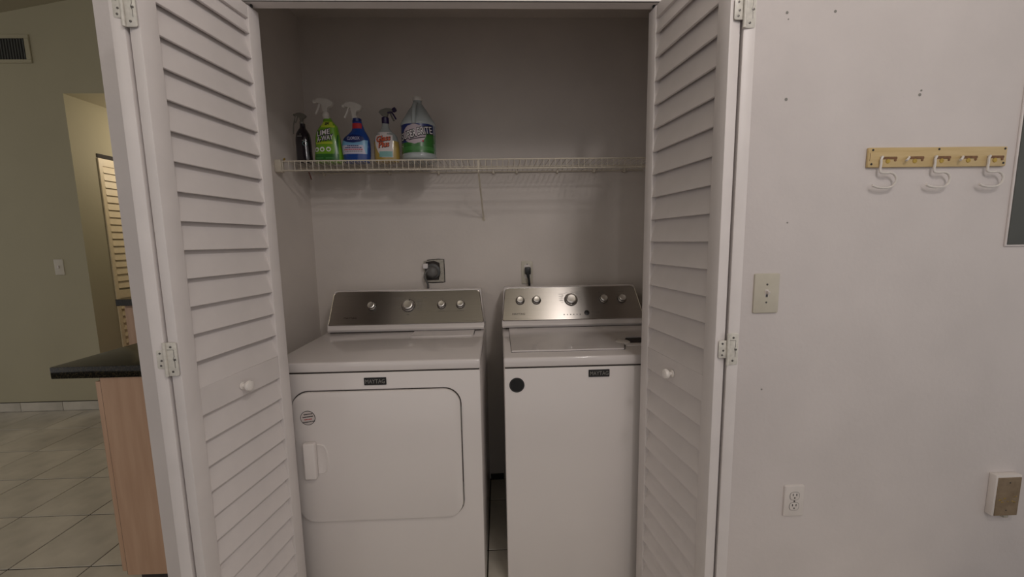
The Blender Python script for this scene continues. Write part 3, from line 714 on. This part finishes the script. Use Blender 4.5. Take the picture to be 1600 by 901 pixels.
tb('purple_lever', [(.014,-.010,.214),(.030,-.010,.216),(.040,-.010,.205),(.050,-.010,.186)], .0035, 'purple_plastic', r4, 8, 3)
lt('nozzle_tip', [(.009,0),(.010,.003),(.010,.014),(.006,.016)], frame((.036,0,.226),(.8,-.2,.35)), 'purple_plastic', r4, 14)
# 5 gallon jug
r5 = bottle_root('cleaner_jug', -.352, 1.875, 'large milky white gallon jug with dark blue and green label')
R5 = dense([(0,-.070,.070,.130),(.008,-.077,.077,.146),(.022,-.078,.078,.150),(.026,-.0765,.0765,.147),(.153,-.0765,.0765,.147),(.157,-.078,.078,.150),(.170,-.074,.074,.140),(.195,-.058,.058,.110),(.225,-.040,.040,.075),(.248,-.024,.024,.046),(.256,-.0185,.0185,.037),(.268,-.0185,.0185,.037)])
bm = bmesh.new(); loft(bm, R5, 36, 2.15); body = link('bottle_body', bm, 'milky_plastic', r5, True)
lt('cap', [(.0205,0),(.0215,.002),(.0210,.014),(.0185,.017),(.001,.0175)], frame((0,0,.266),(0,0,1)), 'sprayer_white', r5, 24)
tb('jug_handle', [(-.004,-.030,.250),(-.006,-.048,.232),(-.006,-.062,.205),(-.006,-.072,.165),(-.005,-.074,.150)], [.0095]*13, 'milky_plastic', r5, 10, 3)
e5 = 2.15
patch(R5, lambda t: (-.0755,.0755), .0008, 'navy_print', body, 'label_base', 6, 24, .030, .152, e5)
patch(R5, lambda t: (-.0755,.0755), .0012, 'dark_green_film', body, 'label_band', 3, 24, .030, .074, e5)
patch(R5, lambda t: (-.0755,.0755), .0015, 'green_print', body, 'label_stripe', 2, 24, .040, .056, e5)
patch(R5, lambda t: (.034-.010*t,.0755), .0013, 'dark_green_film', body, 'leaf_print', 4, 8, .074, .112, e5)
patch(R5, ellipse(-.006,.050), .0018, 'oval_print', body, 'label_oval', 12, 18, .066, .150, e5)
for s_,cx,cz,wd in (('SUPER',-.034,.103,.072),('BRITE',.036,.120,.062)):
    ltext(R5, s_, .044, cx, cz, 'black_print', body, wd+.003, .0026, .20, .15, .0034, e5)
    ltext(R5, s_, .042, cx+.0006, cz+.0006, 'white_print', body, wd-.001, .0036, .20, .15, 0, e5)
tb('swoosh', [(x,front_y(R5,x,.083+.012*(x+.03)/.07,.0026,e5),.083+.012*(x+.03)/.07) for x in [-.03+.01*i for i in range(8)]], .0018, 'black_print', body, 5)
lt('orange_dot', [(.004,0),(.003,.001)], FRONT(.030,front_y(R5,.030,.078,.0022,e5),.078), 'red_print', body, 10)
# ------------------------------------------------------------------ closet back wall fittings
# dryer receptacle in a rough square cut-out
ro = thing('dryer_outlet', 'round grey dryer socket in a rough square wall cut-out', 'outlet', (-.345,YB,1.186))
bm = bmesh.new(); x0,x1,z0,z1 = -.399,-.291,1.126,1.246
sl('cutout_plate', [(x0,z0),(x1,z0+.002),(x1,z1),(x0+.03,z1+.001),(x0,z1-.008)], YB-.003, YB, 'plaster', ro)
bm.free()
random.seed(11)
sl('dark_box', [(x0+.012,z0+.010),(x1-.030,z0+.012),(x1-.020,z0+.05),(x1-.024,z1-.018),(x0+.055,z1-.006),(x0+.012,z1-.012)], YB-.004, YB-.001, 'gap', ro)
tb('cut_edge', [(x0+.02,YB-.003,z0),(x0+.05,YB-.003,z0-.002),(x1-.01,YB-.003,z0-.001),(x1+.001,YB-.003,z0),(x1+.001,YB-.003,z0+.06),(x1,YB-.003,z1),(x1-.03,YB-.003,z1+.002),(x0+.02,YB-.003,z1-.003)], .0022, 'gap', ro, 6)
lt('receptacle', [(.040,0),(.040,.006),(.034,.010),(.001,.011)], FRONT(-.352,YB-.003,1.185), 'grey', ro, 28)
unparent_offset(ro)
pl = thing('dryer_plug', 'round grey dryer plug with cord, pushed into the cut-out socket', 'plug', (-.352,YB-.014,1.183))
lt('plug_body', [(.030,0),(.031,.012),(.027,.022),(.018,.028),(.001,.029)], FRONT(-.352,YB-.0145,1.183), 'cable', pl, 24)
bm = bmesh.new(); box(bm, (-.398,YB-.030,1.200), (-.372,YB-.022,1.226), .002, 1); o = link('paper_tag', bm, 'white_print', pl, True)
tb('cord', [(-.366,YB-.036,1.195),(-.383,YB-.040,1.180),(-.388,YB-.038,1.155),(-.376,YB-.034,1.125),(-.374,YB-.031,1.10),(-.374,YB-.026,1.05)], .0055, 'cable', pl, 8, 4)
unparent_offset(pl)
# 120 V outlet behind washer
wo = thing('wall_outlet', 'almond duplex outlet on the closet back wall above the washer', 'outlet', (.149,YB,1.173))
sl('cover_plate', rr(.118,.178,1.108,1.230,.004,3), YB-.006, YB, 'almond', wo, .002)
for z in (1.196,1.150): sl('socket', rr(.133,.165,z-.014,z+.014,.010,5), YB-.0072, YB-.005, 'plastic', wo, .0005)
lt('screw', [(.003,0),(.003,.001),(.001,.0014)], FRONT(.149,YB-.006,1.173), 'screw', wo, 10)
lt('screw', [(.003,0),(.003,.001),(.001,.0014)], FRONT(.149,YB-.006,1.213), 'screw', wo, 10)
unparent_offset(wo)
pg = thing('power_plug', 'black washer power plug hanging down from the almond outlet', 'plug', (.149,YB-.01,1.18))
bm = bmesh.new(); box(bm, (.135,YB-.040,1.160), (.166,YB-.0075,1.198), .005, 2); link('plug_body', bm, 'black', pg, True)
tb('cord', [(.150,YB-.030,1.168),(.152,YB-.034,1.150),(.155,YB-.034,1.135),(.157,YB-.034,1.115),(.158,YB-.030,1.09),(.159,YB-.024,1.03)], [.011,.010,.009,.0085,.008,.0075,.0065,.006,.006,.006,.006,.006,.006,.006,.006,.006,.006,.006,.006,.006,.006], 'black', pg, 10, 4)
unparent_offset(pg)
# ------------------------------------------------------------------ right wall fittings
sw = thing('light_switch', 'almond toggle light switch on the white wall beside the right door', 'switch', (.885,YW,1.15))
sl('cover_plate', rr(.8425,.9275,1.084,1.216,.0045,3), YW-.007, YW, 'almond', sw, .003)
bx('toggle_slot', (.8795,YW-.0076,1.138), (.8905,YW-.0062,1.163), 'plastic', sw)
bm = bmesh.new(); box(bm, (.8815,YW-.0185,1.151), (.8885,YW-.006,1.161), .001, 1); bmesh.ops.rotate(bm, verts=bm.verts, cent=(.885,YW-.006,1.15), matrix=Matrix.Rotation(math.radians(18),3,'X')); link('toggle', bm, 'plastic', sw, True)
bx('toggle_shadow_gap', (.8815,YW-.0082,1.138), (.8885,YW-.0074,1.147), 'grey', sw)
for z in (1.120,1.180): lt('screw', [(.0032,0),(.0032,.001),(.001,.0014)], FRONT(.885,YW-.007,z), 'screw', sw, 10)
unparent_offset(sw)
ou = thing('duplex_outlet', 'white duplex outlet low on the white wall', 'outlet', (1.031,YW,.403))
sl('cover_plate', rr(.994,1.068,.344,.462,.0065,4), YW-.007, YW, 'plastic', ou, .0048)
for z in (.4225,.3835):
    s_ = sl('socket', rr(1.0145,1.0475,z-.0145,z+.0145,.011,5), YW-.0082, YW-.006, 'plastic', ou, .0005)
    ring = [(px, YW-.0074, pz) for px,pz in rr(1.0138,1.0482,z-.0152,z+.0152,.0115,5)]; tb('socket_gap', ring+[ring[0]], .0005, 'grey', s_, 4)
    for x in (1.0245,1.0375): bx('slot', (x-.0014,YW-.0086,z+.001), (x+.0014,YW-.008,z+.0095), 'black', s_)
    lt('ground_hole', [(.0026,0),(.0026,.0005)], FRONT(1.031,YW-.0082,z-.0065), 'black', s_, 10)
lt('screw', [(.003,0),(.003,.001),(.001,.0014)], FRONT(1.031,YW-.007,.403), 'screw', ou, 10)
unparent_offset(ou)
# surface box with aged plate
jb = thing('junction_box', 'white surface box with stained beige cover plate at lower right', 'box', (1.80,YW,.39))
bx('box_body', (1.750,YW-.022,.328), (1.845,YW-.0005,.482), 'plastic', jb, .002, 2)
cp = bx('cover_plate', (1.757,YW-.0245,.329), (1.842,YW-.021,.474), 'beige', jb, .001, 1)
for x,z in ((1.800,.455),(1.798,.350)): lt('screw', [(.0022,0),(.0022,.0006),(.0008,.001)], FRONT(x,YW-.0245,z), 'black', cp, 10)
random.seed(4)
for i in range(9): 
    x,z = 1.767+random.random()*.066, .378+random.random()*.028
    lt('glue_stain', [(.004,0),(.003,.0006),(.0008,.0009)], frame((x,YW-.0244,z),(0,-1,0)) @ Matrix.Diagonal((random.uniform(.5,1.8),random.uniform(.3,.9),1,1)), 'grime', cp, 9)
bm = bmesh.new(); box(bm, (1.800,YW-.020,.314), (1.820,YW-.003,.3282), .005, 2); link('torn_plaster', bm, 'plaster', jb, True)
unparent_offset(jb)
# electrical panel
ep = thing('electrical_panel', 'grey metal electrical panel door with white frame at right edge', 'electrical panel', (1.88,YW,1.29))
bx('frame', (1.690,YW-.006,1.292), (2.09,YW,1.92), 'door', ep, .002, 2)
bx('panel_door', (1.6945,YW-.0085,1.2975), (2.085,YW-.0055,1.915), 'greypaint', ep, .002, 2)
bx('latch', (1.78,YW-.014,1.52), (1.80,YW-.008,1.58), 'black', ep, .002, 1)
unparent_offset(ep)
# coat rack: pine board, slots, screws, wire pegs
rk = thing('coat_rack', 'long pine coat rack board with five slots on the white wall', 'coat rack', (1.42,YW,1.585))
BY = YW-.010
bd = bx('board', (1.189,BY,1.552), (1.651,YW-.0005,1.614), 'pine', rk, .003, 2)
HX = [1.243,1.332,1.422,1.512,1.601]; HX = [1.228+.0893*i for i in range(5)]
for i,hx in enumerate(HX):
    bm = bmesh.new(); slab(bm, rr(hx+.002,hx+.056,1.577,1.585,.0025,3), BY-.0012, BY+.001, .0004); link('slot', bm, 'slot', rk, True)
    lt('brass_screw', [(.0075,0),(.0070,.0014),(.003,.0018),(.001,.0014)], FRONT(hx+.026,BY,1.571), 'brass', rk, 14)
    lt('slot_end', [(.004,0),(.004,.0014),(.001,.002)], FRONT(hx+.050,BY,1.574), 'slot', rk, 10)
for x,z in ((1.202,1.606),(1.200,1.562),(1.421,1.607),(1.642,1.607),(1.641,1.562)): lt('corner_screw', [(.0035,0),(.0035,.0008),(.001,.0012)], FRONT(x,BY,z), 'black', rk, 10)
tb('wood_crack', [(1.1935,BY-.0002,1.597),(1.1945,BY-.0003,1.588),(1.1930,BY-.0002,1.572)], .0008, 'slot', rk, 4)
for i in (1,3):
    hx = HX[i]
    tb('peg', [(hx+.004,BY-.000,1.583),(hx-.002,BY-.008,1.581),(hx-.010,BY-.012,1.574),(hx-.016,BY-.014,1.570)], .0034, 'hookwhite', rk, 8, 3)
unparent_offset(rk)
HP = [(1374.5,241.5),(1372.5,246),(1372.8,252),(1372.2,260),(1373.2,265.3),(1379,266.8),(1389,266.5),(1396,270),(1399,277),(1396,285),(1389,289),(1377,289.8),(1367,288.2),(1360.5,285.5)]
# hook outline measured relative to its top, in metres, in a plane 9 mm in front of the board
PX = 1/493.0
for i,nm in ((0,'leftmost'),(2,'middle'),(4,'rightmost')):
    hx = HX[i]; y = BY-.006
    h = thing('wire_hook', nm+' of three S-shaped white wire hooks hanging from the pine rack', 'hook', (hx,y,1.585), group='white wire hooks on the coat rack')
    pts = [(hx+.002, BY-.0005, 1.583)]
    for k,(u,v) in enumerate(HP): pts.append((hx-.002+(u-1372.5)*PX*1.0, y-(.002 if k > 4 else 0), 1.584-(v-241.5)*PX))
    bm = bmesh.new(); tube(bm, smoothpath(pts,4), .0034, 8); o = link('hook_wire', bm, 'hookwhite', h, True)
    unparent_offset(h)
# ------------------------------------------------------------------ kitchen side
CT, CU = .92, .877
pc = bx('peninsula_countertop', (-1.592,1.405,CU), (-1.1665,2.95,CT), 'granite', None, .0025, 2)
tag(pc, 'black granite countertop of the peninsula left of the laundry wall', 'countertop')
cb = thing('base_cabinet', 'pale maple base cabinet under the black granite peninsula', 'cabinet', (-1.30,1.8,0))
bx('cabinet_body', (-1.432,1.412,.10), (-1.168,2.90,CU-.001), 'oak', cb)
for k,(y0,y1) in enumerate(((1.413,1.89),(1.895,2.39),(2.395,2.89))):
    d_ = bx('cabinet_door', (-1.452,y0,.115), (-1.4335,y1,.862), 'oak', cb, .003, 2)
bx('door_gap_strip', (-1.4345,1.4135,.10), (-1.4320,2.89,.875), 'gap', cb)
bx('toe_kick', (-1.40,1.43,.001), (-1.17,2.88,.10), 'gap', cb)
unparent_offset(cb)
fc = bx('hall_countertop', (-3.06,3.22,.872), (-2.1,4.0,.925), 'granite', None, .002, 1); tag(fc, 'small dark granite counter far in the hallway opening', 'countertop')
fb = thing('hall_cabinet', 'pale wood cabinet under the far dark counter', 'cabinet', (-2.6,3.6,0))
bx('cabinet_body', (-3.03,3.26,0), (-2.12,3.98,.871), 'oak', fb)
bx('cabinet_door', (-3.02,3.245,.12), (-2.60,3.2595,.855), 'oak', fb, .003, 2)
bx('cabinet_door', (-2.59,3.245,.12), (-2.16,3.2595,.855), 'oak', fb, .003, 2)
unparent_offset(fb)
av = thing('air_vent', 'painted metal air vent with dark vertical louvers high on the far wall', 'vent', (-3.7,YF,2.82))
bm = bmesh.new()
for a,b in (((-3.98,2.72),(-3.472,2.745)),((-3.98,2.893),(-3.472,2.92)),((-3.98,2.745),(-3.95,2.893)),((-3.506,2.745),(-3.472,2.893))): box(bm, (a[0],YF-.012,a[1]), (b[0],YF-.001,b[1]), .002, 1)
link('vent_frame', bm, 'cream', av, True)
bx('vent_back', (-3.95,YF-.004,2.745), (-3.506,YF-.001,2.893), 'gap', av)
for i in range(22):
    x = -3.945+i*.0203; bx('vent_slat', (x,YF-.011,2.745), (x+.007,YF-.004,2.893), 'greypaint', av)
unparent_offset(av)
fs = thing('wall_switch', 'small almond switch plate on the far cream wall', 'switch', (-3.505,YF,1.19))
sl('cover_plate', rr(-3.541,-3.469,1.125,1.250,.004,3), YF-.006, YF, 'almond', fs, .002)
bx('toggle', (-3.510,YF-.014,1.178), (-3.500,YF-.005,1.200), 'plastic', fs, .001, 1)
unparent_offset(fs)
